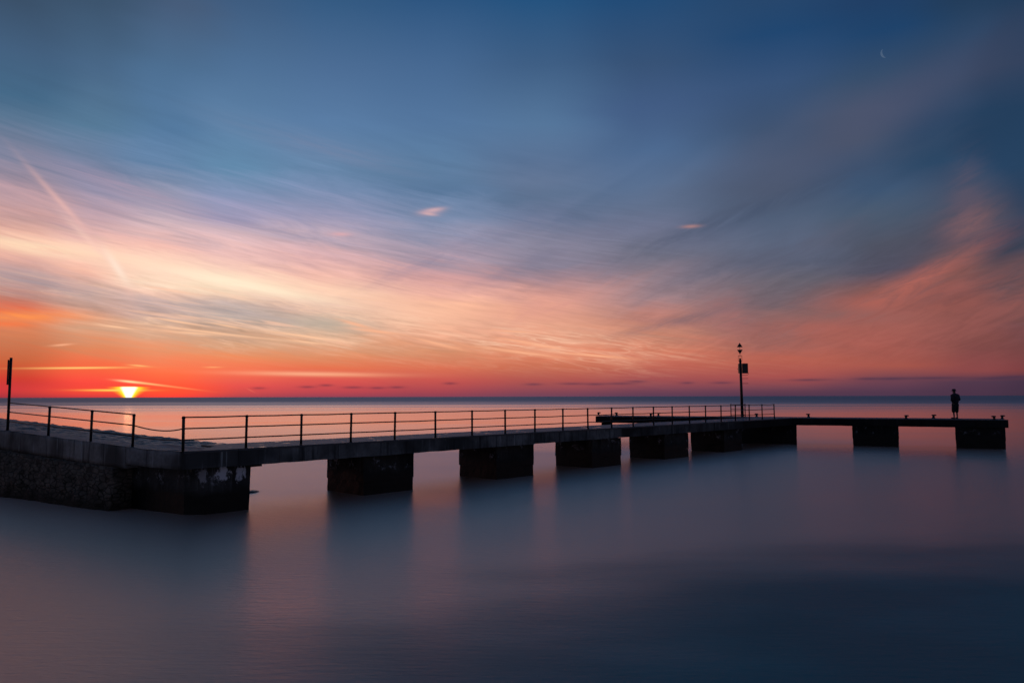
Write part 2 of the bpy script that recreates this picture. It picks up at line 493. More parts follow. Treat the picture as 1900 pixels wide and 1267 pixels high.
def mat_concrete(name, c0, c1, streaks=0.6, patches=0.0, wet_z=0.75, rough=0.8):
    m, t, p = new_mat(name)
    pos, z, g = geo_pos(t)
    n1 = t.noise(pos, 1.3, 6, 0.65)
    n2 = t.noise(pos, 9.0, 5, 0.7)
    n0 = t.noise(pos, 0.45, 3, 0.5)
    c = t.mix(t.step(n1, 0.3, 0.7), c0, c1)
    c = t.mix(t.step(n0, 0.42, 0.62), c, tuple(x * 0.4 for x in c0))
    c = t.mix(t.m('MULTIPLY', t.step(n2, 0.45, 0.75), 0.5), c, tuple(x * 0.45 for x in c0))
    vs = t.noise(t.mapping(pos, scale=(2.6, 2.6, 0.16)), 1.6, 5, 0.7)
    c = t.mix(t.m('MULTIPLY', t.step(vs, 0.50, 0.68), streaks), c, tuple(x * 0.22 for x in c0))
    vl = t.noise(t.mapping(pos, loc=(4, 2, 1), scale=(3.4, 3.4, 0.22)), 1.5, 4, 0.7)
    c = t.mix(t.m('MULTIPLY', t.step(vl, 0.58, 0.72), 0.55), c, tuple(min(0.5, x * 2.6) for x in c1))
    rs = t.noise(t.mapping(pos, loc=(9, 5, 3), scale=(2.2, 2.2, 0.12)), 1.7, 4, 0.7)
    c = t.mix(t.m('MULTIPLY', t.step(rs, 0.6, 0.72), 0.5), c, (0.05, 0.018, 0.008))
    if patches:
        pn = t.noise(pos, 2.1, 6, 0.7)
        pd = t.noise(pos, 14.0, 3, 0.6)
        k = t.m('MULTIPLY', t.step(pn, 0.54, 0.66), t.step(pd, 0.40, 0.62))
        zb = t.m('MULTIPLY', t.step(z, 0.72, 0.9), t.step(z, 1.5, 1.3))
        c = t.mix(t.m('MULTIPLY', t.m('MULTIPLY', k, zb), patches), c, (0.42, 0.40, 0.42))
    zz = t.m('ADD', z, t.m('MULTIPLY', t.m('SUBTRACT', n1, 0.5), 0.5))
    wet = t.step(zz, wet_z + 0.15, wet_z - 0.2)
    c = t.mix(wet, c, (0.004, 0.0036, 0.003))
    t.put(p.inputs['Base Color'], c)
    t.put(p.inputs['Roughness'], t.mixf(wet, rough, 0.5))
    p.inputs['Specular IOR Level'].default_value = 0.25
    bump(t, p, t.m('ADD', n2, t.m('MULTIPLY', n1, 2.0)), 0.012, 0.7)
    return m


def add_stains(m, spots):
    """pale peeling patches at given places on a wall"""
    t = NT(m.node_tree)
    p = [q for q in t.n if q.type == 'BSDF_PRINCIPLED'][0]
    c = p.inputs['Base Color'].links[0].from_socket
    pos, z, g = geo_pos(t)
    nn = t.noise(t.mapping(pos, scale=(1, 1, 0.6)), 9.0, 7, 0.8)
    for (q, rx, rz, k) in spots:
        mp = t.mapping(pos, loc=q, scale=(rx, rx, rz), typ='TEXTURE')
        dd = t.node('ShaderNodeVectorMath', operation='LENGTH'); t.put(dd.inputs[0], mp)
        mk = t.m('MULTIPLY', t.step(t.m('ADD', dd.outputs['Value'], t.m('MULTIPLY', t.m('SUBTRACT', nn, 0.5), 4.2)), 1.0, 0.7), t.m('MULTIPLY', k, 0.8))
        c = t.mix(mk, c, (0.85, 0.80, 0.84))
    t.put(p.inputs['Base Color'], c)


def mat_deck(name):
    m, t, p = new_mat(name)
    pos, z, g = geo_pos(t)
    n1 = t.noise(pos, 0.7, 5, 0.6)
    n2 = t.noise(pos, 7.0, 5, 0.7)
    puddle = t.step(t.noise(pos, 1.6, 5, 0.6), 0.60, 0.66)
    c = t.mix(n1, (0.045, 0.045, 0.052), (0.105, 0.10, 0.11))
    c = t.mix(t.m('MULTIPLY', t.step(n2, 0.5, 0.7), 0.6), c, (0.035, 0.034, 0.036))
    t.put(p.inputs['Base Color'], c)
    t.put(p.inputs['Roughness'], t.mixf(puddle, 0.55, 0.2))
    p.inputs['Specular IOR Level'].default_value = 0.4
    bump(t, p, n2, 0.01, 0.5)
    return m


def mat_stone(name, c0, c1, rough=0.75, scale=3.0, wet_z=None):
    m, t, p = new_mat(name)
    pos, z, g = geo_pos(t)
    n1 = t.noise(pos, scale, 7, 0.7)
    n2 = t.noise(pos, scale * 5, 5, 0.7)
    c = t.mix(t.step(n1, 0.3, 0.72), c0, c1)
    c = t.mix(t.m('MULTIPLY', t.step(n2, 0.60, 0.76), 0.3), c, (0.24, 0.21, 0.19))
    if wet_z is not None:
        vo = t.node('ShaderNodeTexVoronoi', feature='DISTANCE_TO_EDGE')
        t.put(vo.inputs['Vector'], t.mapping(pos, scale=(0.75, 0.75, 1.5)))
        gap = t.step(t.m('ADD', vo.outputs['Distance'], t.m('MULTIPLY', t.m('SUBTRACT', n2, 0.5), 0.10)), 0.085, 0.03)
        c = t.mix(t.m('MULTIPLY', gap, 0.65), c, (0.015, 0.012, 0.010))
        n1 = t.m('SUBTRACT', n1, t.m('MULTIPLY', gap, 0.8))
        moss = t.step(t.m('ADD', z, t.m('MULTIPLY', n1, 0.5)), wet_z + 0.7, wet_z + 0.1)
        c = t.mix(t.m('MULTIPLY', moss, 0.85), c, (0.018, 0.014, 0.008))
    t.put(p.inputs['Base Color'], c)
    p.inputs['Roughness'].default_value = rough
    p.inputs['Specular IOR Level'].default_value = 0.3
    bump(t, p, t.m('ADD', n1, t.m('MULTIPLY', n2, 0.4)), 0.05, 0.9)
    return m


def mat_plain(name, c, rough=0.5, metallic=0.0, vary=0.4, scale=12, c2=None):
    m, t, p = new_mat(name)
    pos, z, g = geo_pos(t)
    n = t.noise(pos, scale, 5, 0.65)
    t.put(p.inputs['Base Color'], t.mix(t.m('MULTIPLY', t.step(n, 0.45, 0.65), vary), c, c2 or tuple(x * 0.4 for x in c)))
    t.put(p.inputs['Roughness'], t.mixf(n, rough * 0.85, min(1, rough * 1.2)))
    p.inputs['Metallic'].default_value = metallic
    return m


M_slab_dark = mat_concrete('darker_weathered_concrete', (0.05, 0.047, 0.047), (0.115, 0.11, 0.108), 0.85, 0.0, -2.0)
M_slab = mat_concrete('weathered_concrete', (0.11, 0.105, 0.105), (0.24, 0.23, 0.225), 0.85, 0.0, -2.0)
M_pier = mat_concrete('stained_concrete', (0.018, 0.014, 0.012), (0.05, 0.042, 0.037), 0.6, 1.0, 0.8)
M_fascia = mat_concrete('streaked_concrete', (0.20, 0.175, 0.16), (0.40, 0.36, 0.335), 0.75, 0.0, -2.0)
M_head = mat_concrete('dark_head_concrete', (0.007, 0.0065, 0.0065), (0.016, 0.015, 0.015), 0.6, 0.0, -2.0)  # slab concrete again in its darkest tone, for the pier head
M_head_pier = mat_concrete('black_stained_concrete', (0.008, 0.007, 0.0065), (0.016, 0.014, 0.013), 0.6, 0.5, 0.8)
M_corner = mat_concrete('pale_patched_concrete', (0.15, 0.142, 0.14), (0.32, 0.305, 0.295), 0.7, 0.0, -2.0)
M_deck = mat_deck('damp_concrete_walkway')
M_wall = mat_stone('rough_masonry', (0.055, 0.042, 0.032), (0.20, 0.155, 0.12), 0.85, 2.6, 0.2)
M_pave = mat_stone('wet_stone_paving', (0.03, 0.03, 0.034), (0.09, 0.085, 0.09), 0.42, 2.2)
M_kerb = mat_stone('worn_kerb_concrete', (0.08, 0.075, 0.08), (0.17, 0.16, 0.17), 0.55, 1.5)
M_rail = mat_plain('dark_painted_steel', (0.02, 0.018, 0.018), 0.38, 0.3, 0.7, 14, (0.05, 0.018, 0.01))
M_iron = mat_plain('cast_iron', (0.018, 0.017, 0.017), 0.55, 0.3, 0.6)
M_black = mat_plain('black_paint', (0.012, 0.012, 0.013), 0.5)
M_box = mat_plain('grey_cabinet_paint', (0.02, 0.02, 0.022), 0.45)
M_cloth = mat_plain('dark_navy_cloth', (0.010, 0.013, 0.026), 0.9, 0, 0.5, 20)
M_short = mat_plain('dark_shorts_cloth', (0.008, 0.009, 0.012), 0.9, 0, 0.5, 20)
M_skin = mat_plain('skin', (0.10, 0.056, 0.04), 0.6, 0, 0.15, 20)
M_rock = mat_stone('wet_rock', (0.02, 0.018, 0.016), (0.06, 0.052, 0.045), 0.4, 4.0)


def mat_water():
    m, t, p = new_mat('calm_sea_water')
    pos, z, g = geo_pos(t)
    sp = t.node('ShaderNodeSeparateXYZ'); t.l.new(pos, sp.inputs[0])
    ln = t.node('ShaderNodeVectorMath', operation='LENGTH'); t.l.new(pos, ln.inputs[0])
    dist = ln.outputs['Value']
    # breeze lanes far out, laid along the swell
    lane = t.noise(t.mapping(pos, scale=(0.0016, 0.02, 1)), 1.0, 5, 0.65)
    lane2 = t.noise(t.mapping(pos, scale=(0.012, 0.09, 1)), 1.0, 4, 0.6)
    lg = t.m('LOGARITHM', dist, 10.0)
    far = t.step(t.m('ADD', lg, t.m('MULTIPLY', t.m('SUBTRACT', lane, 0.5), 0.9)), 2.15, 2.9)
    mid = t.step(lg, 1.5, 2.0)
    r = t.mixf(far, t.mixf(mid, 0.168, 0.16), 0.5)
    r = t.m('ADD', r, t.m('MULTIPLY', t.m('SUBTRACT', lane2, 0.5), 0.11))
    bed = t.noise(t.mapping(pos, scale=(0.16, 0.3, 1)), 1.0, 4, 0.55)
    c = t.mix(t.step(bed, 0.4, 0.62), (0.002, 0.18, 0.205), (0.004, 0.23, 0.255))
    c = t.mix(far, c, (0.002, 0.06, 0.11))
    body = t.node('ShaderNodeBsdfDiffuse'); t.put(body.inputs['Color'], c)
    gl = t.node('ShaderNodeBsdfAnisotropic', distribution='MULTI_GGX')
    lw = t.node('ShaderNodeLayerWeight')
    fac = lw.outputs['Facing']
    t.put(gl.inputs['Color'], t.mix(t.m('POWER', fac, 10.0), (1.0, 0.62, 0.44), (1.0, 0.93, 0.9)))
    t.put(gl.inputs['Roughness'], r)
    fr = t.step(fac, 0.56, 0.77, 0.52, 1.0)
    k = t.m('MULTIPLY', fr, t.mixf(far, 1.0, 0.45))
    # vignette painted in by dimming the reflection near right, over dark seabed
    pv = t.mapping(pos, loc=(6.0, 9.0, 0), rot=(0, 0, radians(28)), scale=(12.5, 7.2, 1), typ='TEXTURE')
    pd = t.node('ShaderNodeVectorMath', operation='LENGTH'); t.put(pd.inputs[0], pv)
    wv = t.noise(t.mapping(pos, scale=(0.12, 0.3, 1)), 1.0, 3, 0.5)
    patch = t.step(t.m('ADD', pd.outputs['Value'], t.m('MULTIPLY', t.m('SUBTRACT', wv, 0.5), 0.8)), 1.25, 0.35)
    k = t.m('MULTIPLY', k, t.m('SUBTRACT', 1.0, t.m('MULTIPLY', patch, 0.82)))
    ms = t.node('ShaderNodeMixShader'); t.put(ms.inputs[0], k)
    # the shutter averaged two kinds of water: a smooth slow swell and short steep chop
    tg = t.node('ShaderNodeCombineXYZ'); tg.inputs[0].default_value = 1.0
    t.put(gl.inputs['Anisotropy'], t.m('MULTIPLY', t.step(lg, 2.1, 1.6), 0.76)); t.l.new(tg.outputs[0], gl.inputs['Tangent'])
    gw = t.node('ShaderNodeBsdfAnisotropic', distribution='MULTI_GGX')
    gw.inputs['Anisotropy'].default_value = 0.65; t.l.new(tg.outputs[0], gw.inputs['Tangent'])
    gw.inputs['Color'].default_value = (1.0, 0.67, 0.56, 1); gw.inputs['Roughness'].default_value = 0.36
    m2 = t.node('ShaderNodeMixShader'); t.put(m2.inputs[0], t.m('MULTIPLY', t.step(lg, 2.1, 1.5), 0.34))
    t.l.new(gl.outputs[0], m2.inputs[1]); t.l.new(gw.outputs[0], m2.inputs[2])
    t.l.new(body.outputs[0], ms.inputs[1]); t.l.new(m2.outputs[0], ms.inputs[2])
    t.n.remove(p)
    t.l.new(ms.outputs[0], [q for q in t.n if q.type == 'OUTPUT_MATERIAL'][0].inputs[0])
    # faint ripples left after the long exposure
    near = t.step(dist, 60, 12)
    rip = t.noise(t.mapping(pos, rot=(0, 0, 0.12), scale=(2.2, 9.0, 1)), 1.0, 6, 0.65)
    rip2 = t.noise(t.mapping(pos, rot=(0, 0, -0.08), scale=(0.35, 1.2, 1)), 1.0, 3, 0.5)
    h = t.m('ADD', t.m('MULTIPLY', rip, t.m('MULTIPLY', near, 0.042)), t.m('MULTIPLY', rip2, 0.014))
    b = t.node('ShaderNodeBump'); b.inputs['Strength'].default_value = 1.0; b.inputs['Distance'].default_value = 1.0
    tl = t.node('ShaderNodeCombineXYZ'); tl.inputs[0].default_value = 0.0; tl.inputs[1].default_value = -sin(radians(-1.6)); tl.inputs[2].default_value = cos(radians(-1.6))
    nmix = t.node('ShaderNodeMix', data_type='VECTOR')          # the low swell leans towards the shore close in
    t.put(nmix.inputs[0], t.step(lg, 1.9, 1.4)); nmix.inputs[4].default_value = (0, 0, 1); t.put(nmix.inputs[5], tl.outputs[0])
    t.put(b.inputs['Normal'], nmix.outputs[1])
    t.put(b.inputs['Height'], h); t.l.new(b.outputs[0], gl.inputs['Normal'])
    return m


M_water = mat_water()
mb = MB()
L = 60000.0
vs = [mb.bm.verts.new(q) for q in ((-L, -300, 0), (L, -300, 0), (L, L, 0), (-L, L, 0))]
mb.bm.faces.new(vs)
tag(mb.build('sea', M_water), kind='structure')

# ------------------------------------------------------------------ plan of the pier
V2 = lambda v: Vector((v.x, v.y))
C0 = V2(at(340, 100.7))
C1 = V2(at(1437.5, 0.05326 * (2230.6 - 1437.5)))
d = (C1 - C0).normalized()               # walkway direction, away
n = Vector((-d.y, d.x))                  # across the walkway, away from the eye
WID = 2.45
e = Vector((-0.863, 0.505)).normalized()  # causeway direction, to the left
ne = Vector((-e.y, e.x)) * -1
if ne.y < 0: ne = -ne
MW = 3.05
# pier head front line
TL = V2(at(1105, 36.4)); TR = V2(at(1871, 45.0))
tdir = (TR - TL).normalized()
tn = Vector((-tdir.y, tdir.x))
TW = 2.5


def isect(p, u, q, w):
    den = u.x * w.y - u.y * w.x
    k = ((q.x - p.x) * w.y - (q.y - p.y) * w.x) / den
    return p + u * k


def kz(k):                               # causeway height along its length
    return DECK + max(0.0, k - 1.6) * 0.0455


J = isect(C0 + n * WID, d, C0 + ne * MW, e)      # inner corner where walkway and causeway meet behind
E0 = isect(C0, d, TL, tdir)                      # front edge meets head
E1 = isect(C0 + n * WID, d, TL, tdir)            # back edge meets head
KF = (E0 - C0).length
KB = (E1 - (C0 + n * WID)).length
KJ = (J - (C0 + n * WID)).dot(d)
TH = 0.50


def P(p): return (p.x, p.y)


SP = 0.229 / 0.0659 * 1.85               # pitch of the supports
kk = lambda x: col_on(x, C0, d)
kf = lambda x: col_on(x, C0 + n * 0.14, d)
kb = lambda x: col_on(x, C0 + n * 2.36, d)
rights = [kf(466), kf(768), kf(990), kf(1152), kf(1277)]
lefts = [0, kb(608), kb(852), kb(1030), kb(1167), kb(1281)]
step_p = (rights[4] - rights[1]) / 3
rights.append(rights[4] + step_p)
PIERW = 2.22

# --- walkway
walk = empty('pier', (C0.x, C0.y, 0), 'long weathered concrete walkway on thick square supports running out from the causeway', 'pier')
cuts = [kk(443)] + [r - 0.12 for r in rights[1:6]]
bounds = [0.0] + cuts + [None]
for i in range(len(bounds) - 1):
    k0 = bounds[i]; k1 = bounds[i + 1]
    a0 = C0 + d * (k0 + (0.006 if i else 0))
    b0 = C0 + n * WID + d * (k0 + (0.006 if i else 0))
    if i == 0: b0 = J + d * 0.006
    if k1 is None: a1, b1 = E0 - tn * 0.004, E1 - tn * 0.004
    else: a1, b1 = C0 + d * (k1 - 0.006), C0 + n * WID + d * (k1 - 0.006)
    if i == 0: a0 = C0 + (J - C0).normalized() * 0.0 + d * 0.004
    th = TH + random.uniform(-0.012, 0.012)
    off = n * random.uniform(-0.012, 0.012)
    # fascia beam body
    mbx = MB().prism([P(a0 + off), P(a1 + off), P(b1), P(b0)], DECK - th, DECK - 0.06)
    mbx.rough(0.22, 0.010, 2.0)
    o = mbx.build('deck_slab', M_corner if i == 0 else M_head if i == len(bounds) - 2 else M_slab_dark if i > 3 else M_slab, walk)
    # wearing course on top, with its worn edge
    mbx = MB().prism([P(a0 - n * 0.02), P(a1 - n * 0.02), P(b1 + n * 0.02), P(b0 + n * 0.02)], DECK - 0.058, DECK)
    mbx.rough(0.30, 0.007, 2.2, keep_top=DECK)
    mbx.build('deck_surface', M_deck, o)
for i, r in enumerate(rights):
    if i == 0: continue
    w_up = PIERW
    m0 = C0 + n * 0.14
    l = lefts[i]
    pts = [m0 + d * l, m0 + d * r, m0 + d * r + n * w_up, m0 + d * l + n * w_up]
    mbx = MB().prism([P(q) for q in pts], 0.45, DECK - TH - 0.014)
    mbx.rough(0.2, 0.014, 1.7)
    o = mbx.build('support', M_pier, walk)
    q0 = C0 + n * 0.15
    pts = [q0 + d * (l + 0.02), q0 + d * (r - 0.02), q0 + d * (r - 0.02) + n * (w_up - 0.03), q0 + d * (l + 0.02) + n * (w_up - 0.03)]
    mbx = MB().prism([P(q) for q in pts], -2.2, 0.446)
    mbx.rough(0.25, 0.022, 1.5)
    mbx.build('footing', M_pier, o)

# --- pier head
head = empty('jetty', (E0.x, E0.y, 0), 'concrete jetty crossing the seaward end of the walkway, with bollards and a person on it', 'jetty')
TLEN = (TR - TL).length
ks = [0.0, col_on(1225, TL, tdir), col_on(1478, TL, tdir) + 0.15, col_on(1625, TL, tdir), TLEN]
for i in range(4):
    a, b = TL + tdir * (ks[i] + 0.005), TL + tdir * (ks[i + 1] - 0.005)
    mbx = MB().prism([P(a), P(b), P(b + tn * TW), P(a + tn * TW)], DECK - TH, DECK - 0.05)
    mbx.rough(0.25, 0.010, 2.0)
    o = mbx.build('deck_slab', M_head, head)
    a -= tn * -0.0; 
    mbx = MB().prism([P(a), P(b), P(b + tn * (TW + 0.02)), P(a + tn * (TW + 0.02))], DECK - 0.048, DECK)
    mbx.rough(0.35, 0.007, 2.2, keep_top=DECK)
    mbx.build('deck_surface', M_deck, o)
for x0, x1 in ((1116, 1134), (1290, 1478), (1581, 1667), (1772, 1865)):
    q = TL + tn * 0.10
    k0, k1 = col_on(x0, q, tdir), col_on(x1, q, tdir)
    wd = (q + tdir * k1).normalized()
    wd = wd / wd.dot(tn)
    for name, ins, z0, z1, rg in (('support', 0.0, 0.5, DECK - TH - 0.014, 0.018), ('footing', 0.02, -2.2, 0.496, 0.03)):
        a = q + tn * ins + tdir * (k0 + ins); b = q + tn * ins + tdir * (k1 - ins)
        pts = [a, b, b + wd * (TW - 0.25 - 2 * ins), a + wd * (TW - 0.25 - 2 * ins)]
        mbx = MB().prism([P(v) for v in pts], z0, z1)
        mbx.rough(0.22, rg, 1.7)
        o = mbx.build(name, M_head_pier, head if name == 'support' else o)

# --- causeway on the left
cw = empty('causeway', (C0.x, C0.y, 0), 'sloping causeway with rough masonry wall and wet stone paving, where the walkway starts', 'causeway')
KE = 17.0
K_J = col_on(235, C0, e)                 # joint in the front beam


def strip(bm_mb, k0, k1, off0, off1, zf0, zf1, nk, nj, disp):
    """grid between two edges; zf give the height at each edge for a given k"""
    bm = bm_mb.bm
    g = []
    for i in range(nk + 1):
        k = k0 + (k1 - k0) * i / nk
        row = []
        for j in range(nj + 1):
            s = j / nj
            pnt = C0 + e * k + ne * (off0 + (off1 - off0) * s)
            v = Vector((pnt.x, pnt.y, zf0(k) + (zf1(k) - zf0(k)) * s))
            row.append(bm.verts.new(v + disp(v, s, k)))
        g.append(row)
    for i in range(nk):
        for j in range(nj):
            f = bm.faces.new((g[i][j], g[i + 1][j], g[i + 1][j + 1], g[i][j + 1])); f.smooth = True
    return g


def loft(name, k0, k1, prof, nk, sub, mat, parent, amp, freq, jag=0.0, smooth=True):
    """sweep a cross profile [(offset inland, height relative to the deck or absolute)] along the causeway"""
    bmx = MB(); bm = bmx.bm
    pts = []
    for (o0, z0), (o1, z1) in zip(prof, prof[1:]):
        for s in range(sub):
            f = s / sub
            pts.append((o0 + (o1 - o0) * f, z0, z1, f))
    o_l, z_l = prof[-1]
    pts.append((o_l, z_l, z_l, 0))

    def hz(z, k): return kz(k) + z[0] if isinstance(z, tuple) else z
    rows = []
    for i in range(nk + 1):
        k = k0 + (k1 - k0) * i / nk
        row = []
        for (o, za, zb, f) in pts:
            q = C0 + e * k + ne * o
            v = Vector((q.x, q.y, hz(za, k) * (1 - f) + hz(zb, k) * f))
            dv = mnoise.noise_vector(v * freq) * amp + mnoise.noise_vector(v * freq * 2.7) * amp * 0.5
            if jag:
                c = mnoise.cell_vector(Vector((v.x * 1.3, v.y * 1.3 + v.z * 0.2, v.z * 2.2)))
                dv += Vector((-ne.x, -ne.y, 0)) * jag * (c.x - 0.5)
            row.append(bm.verts.new(v + dv))
        rows.append(row)
    m = len(pts)
    for a, b in zip(rows, rows[1:]):
        for j in range(m):
            f = bm.faces.new((a[j], b[j], b[(j + 1) % m], a[(j + 1) % m])); f.smooth = smooth
    bm.faces.new(rows[0]); bm.faces.new(rows[-1][::-1])
    return bmx.build(name, mat, parent)


R = lambda z: (z,)
# front beam of the slab corner (overhanging) and of the long wall
loft('deck_slab', 0.006, K_J, [(0, R(0)), (0.0, R(-0.5)), (MW * 0.45, R(-0.5)), (MW * 0.45, R(0))], 22, 4, M_corner, cw, 0.010, 2.0)
loft('front_beam', K_J + 0.012, KE, [(-0.01, R(0)), (-0.01, R(-0.64)), (0.45, R(-0.64)), (0.45, R(0))], 80, 5, M_fascia, cw, 0.014, 1.8)
loft('sea_wall', K_J + 0.3, KE, [(-0.16, R(-0.66)), (-0.26, -0.1), (-0.3, -2.0), (MW, -2.0), (MW, R(-0.66))], 150, 14, M_wall, cw, 0.05, 2.4, 0.09)
# set-back wall under the slab corner, turning to follow the walkway, up to the first opening
c_in = isect(C0 + ne * 0.42, e, C0 + n * 0.14, d)
kc = (c_in - C0).dot(d)
rr = rights[0]
pts = [C0 + e * (K_J + 0.45) + ne * 0.42, c_in + e * 0.45, C0 + n * 0.14 + d * (kc + 0.3), C0 + n * 0.14 + d * rr, C0 + n * (PIERW + 0.14) + d * rr, J + ne * -0.1, C0 + e * (K_J + 0.45) + ne * (MW - 0.2)]
mbx = MB().prism([P(q) for q in pts], -2.2, DECK - TH - 0.012)
mbx.rough(0.2, 0.02, 1.6)
M_abut = mat_concrete('stained_abutment_concrete', (0.04, 0.036, 0.034), (0.07, 0.064, 0.06), 0.6, 0.6, 0.7)
sp_ = []
for x, zc, rx, rz, kq in ((416, 1.10, 0.2, 0.26, 1.0), (446, 1.08, 0.13, 0.26, 0.9), (378, 1.06, 0.16, 0.22, 0.5), (350, 1.0, 0.2, 0.15, 0.15), (456, 1.12, 0.05, 0.2, 0.8)):
    q = C0 + n * 0.14 + d * kf(x)
    sp_.append(((q.x, q.y, zc), rx, rz, kq))
add_stains(M_abut, sp_)
mbx.build('abutment', M_abut, cw)


# stone paving: worn flat kerb strip in front, broken wet rock behind
def pave_h(v):
    c = mnoise.voronoi(Vector((v.x * 1.5, v.y * 1.5, 0)))[0]
    edge = min(1.0, (c[1] - c[0]) * 3.0)
    return edge * 0.035 + mnoise.noise(Vector((v.x * 0.9, v.y * 0.9, 3))) * 0.03 + mnoise.noise(Vector((v.x * 4, v.y * 4, 1))) * 0.02 + mnoise.noise(Vector((v.x * 9, v.y * 9, 5))) * 0.012


bmx = MB()
strip(bmx, 0.25, KE, 0.62, MW - 0.02, lambda k: kz(k) - 0.05, lambda k: kz(k) - 0.05, 260, 60,
      lambda v, s, k: Vector((0, 0, (pave_h(v) - 0.02) * min(1, s * 5 + 0.1) * min(1.0, 0.25 + k / 3.0))))
bmx.build('stone_paving', M_pave, cw)
bmx = MB()
strip(bmx, 0.0, KE, -0.012, 0.66, lambda k: kz(k) + 0.006, lambda k: kz(k) + 0.004, 120, 6,
      lambda v, s, k: Vector((mnoise.noise(v * 2) * 0.012, mnoise.noise(v * 2.3) * 0.012, mnoise.noise(v * 1.7) * 0.010)))
bmx.build('kerb_strip', M_kerb, cw)
# body below the paving, and the ragged rear edge
loft('core', 0.3, KE, [(0.47, R(-0.09)), (0.47, R(-0.64)), (MW - 0.06, R(-0.64)), (MW - 0.03, R(-0.10))], 90, 5, M_wall, cw, 0.03, 2.2)

# ------------------------------------------------------------------ railings
RH = 0.966


def post_mb(base, h, r=0.034, lean=(0, 0)):
    b = Vector(base)
    top = b + Vector((lean[0], lean[1], h))
    mbp = MB()
    mbp.tube([b, b + (top - b) * 0.5, top - Vector((0, 0, 0.012)), top], [r, r, r, r * 0.75], 10)
    mbp.lathe(b, [(r * 2.1, 0), (r * 2.1, 0.012), (r * 1.3, 0.02)], 10)
    mbp.tube([top - Vector((0, 0, 0.05)), top - Vector((0, 0, 0.02)), top + Vector((0, 0, 0.02))], [r * 1.2, r * 1.25, r * 0.8], 10)
    return mbp, top


rail = empty('railing', (C0.x, C0.y, DECK), 'dark three-bar steel railing running the length of the walkway', 'railing')
posts_x = [340, 457, 559, 651, 732.5, 808, 876, 937.5, 992.5, 1044.5, 1091, 1135, 1175, 1213, 1247.6, 1279.8, 1309.8, 1338.4, 1365, 1391, 1415, 1437.5]
tops = []
for i, x in enumerate(posts_x):
    q = C0 + n * 0.07
    k = col_on(x, q, d)
    if i == 0: k = 0.02
    b = q + d * k
    if i: k = k
    lean = (random.uniform(-0.012, 0.012), random.uniform(-0.01, 0.01))
    pm, top = post_mb((b.x, b.y, DECK - 0.01), RH, 0.038 + (0.004 if i == 0 else 0), lean)
    pm.build('post', M_rail, rail)
    tops.append((Vector((b.x, b.y, DECK)), top))
for h, name in ((1.0, 'top_rail'), (0.66, 'middle_rail'), (0.33, 'bottom_rail')):
    pts = []
    for i, (b, top) in enumerate(tops):
        p = b.lerp(top, h) - Vector((0, 0, 0.012 if h == 1.0 else 0))
        if i:
            q = pts[-1].lerp(p, 0.5)
            sag = random.uniform(0.0, 0.012)
            if i == len(tops) - 1 and h == 1.0: sag = 0.045
            pts.append(q - Vector((0, 0, sag)))
        pts.append(p)
    MB().tube(pts, 0.0195, 8).build(name, M_rail, rail)

# left section, climbing the causeway
lrail = empty('railing', (C0.x + e.x * 8, C0.y + e.y * 8, DECK), 'shorter dark railing climbing the causeway edge from the tall pole', 'railing')
lx = [14, 88, 167, 245]
ltops = []
for i, x in enumerate(lx):
    q = C0 + ne * 0.09
    k = col_on(x + (2 if i else 0), q, e)
    b = q + e * k
    base = Vector((b.x, b.y, kz(k)))
    ltops.append((base, base + Vector((0, 0, RH))))
    if i == 0: continue
    pm, top = post_mb(base - Vector((0, 0, 0.01)), RH, 0.038, (0.012, 0))
    pm.build('post', M_rail, lrail)
for h, name in ((1.0, 'top_rail'), (0.66, 'middle_rail'), (0.33, 'bottom_rail')):
    pts = [b.lerp(t, h) - Vector((0, 0, 0.012 if h == 1.0 else 0)) for b, t in ltops]
    MB().tube(pts, 0.0195, 8).build(name, M_rail, lrail)
# slack cables closing the gap between the two railings
for h, sag, h2, lab in ((0.66, 0.10, 0.66, 'slack dark cable sagging across the gap between the two railings, the upper one'),
                        (0.33, 0.035, 0.33, 'lower dark cable nearly taut across the gap between the two railings')):
    a = ltops[-1][0].lerp(ltops[-1][1], h); b = tops[0][0].lerp(tops[0][1], h2)
    pts = []
    for i in range(13):
        s = i / 12
        pts.append(a.lerp(b, s) - Vector((0, 0, sag * 4 * s * (1 - s) * (0.75 + 0.5 * s))))
    tag(MB().tube(pts, 0.018, 8).build('cable', M_rail), lab, 'cable', 'cables across the railing gap')

# tall pole with an edge-on board
pb = ltops[0][0]
sp = empty('sign_post', pb, 'tall dark pole at the causeway railing end with a board seen edge-on', 'sign post')
top = pb + Vector((0.0, 0, 2.52))
MB().tube([pb - Vector((0, 0, 0.02)), pb + Vector((0, 0, 1.3)), top], 0.043, 12).lathe(pb, [(0.1, 0), (0.1, 0.015), (0.06, 0.02)], 12).build('pole', M_rail, sp)
view = Vector((pb.x, pb.y, 0)).normalized()
side = Vector((view.y, -view.x, 0))
cbd = pb - side * 0.07 + Vector((0, 0, 0))
mbx = MB().box((cbd.x, cbd.y), side, view, 0.026, 0.36, pb.z + 1.58, pb.z + 2.43)
bmesh.ops.bevel(mbx.bm, geom=mbx.bm.edges[:], offset=0.006, segments=2, affect='EDGES')
mbx.build('sign_board', M_black, sp)
for hh in (1.75, 2.25):
    MB().box((pb.x - side.x * 0.02, pb.y - side.y * 0.02), side, view, 0.045, 0.06, pb.z + hh - 0.02, pb.z + hh + 0.02).build('bracket', M_rail, sp)

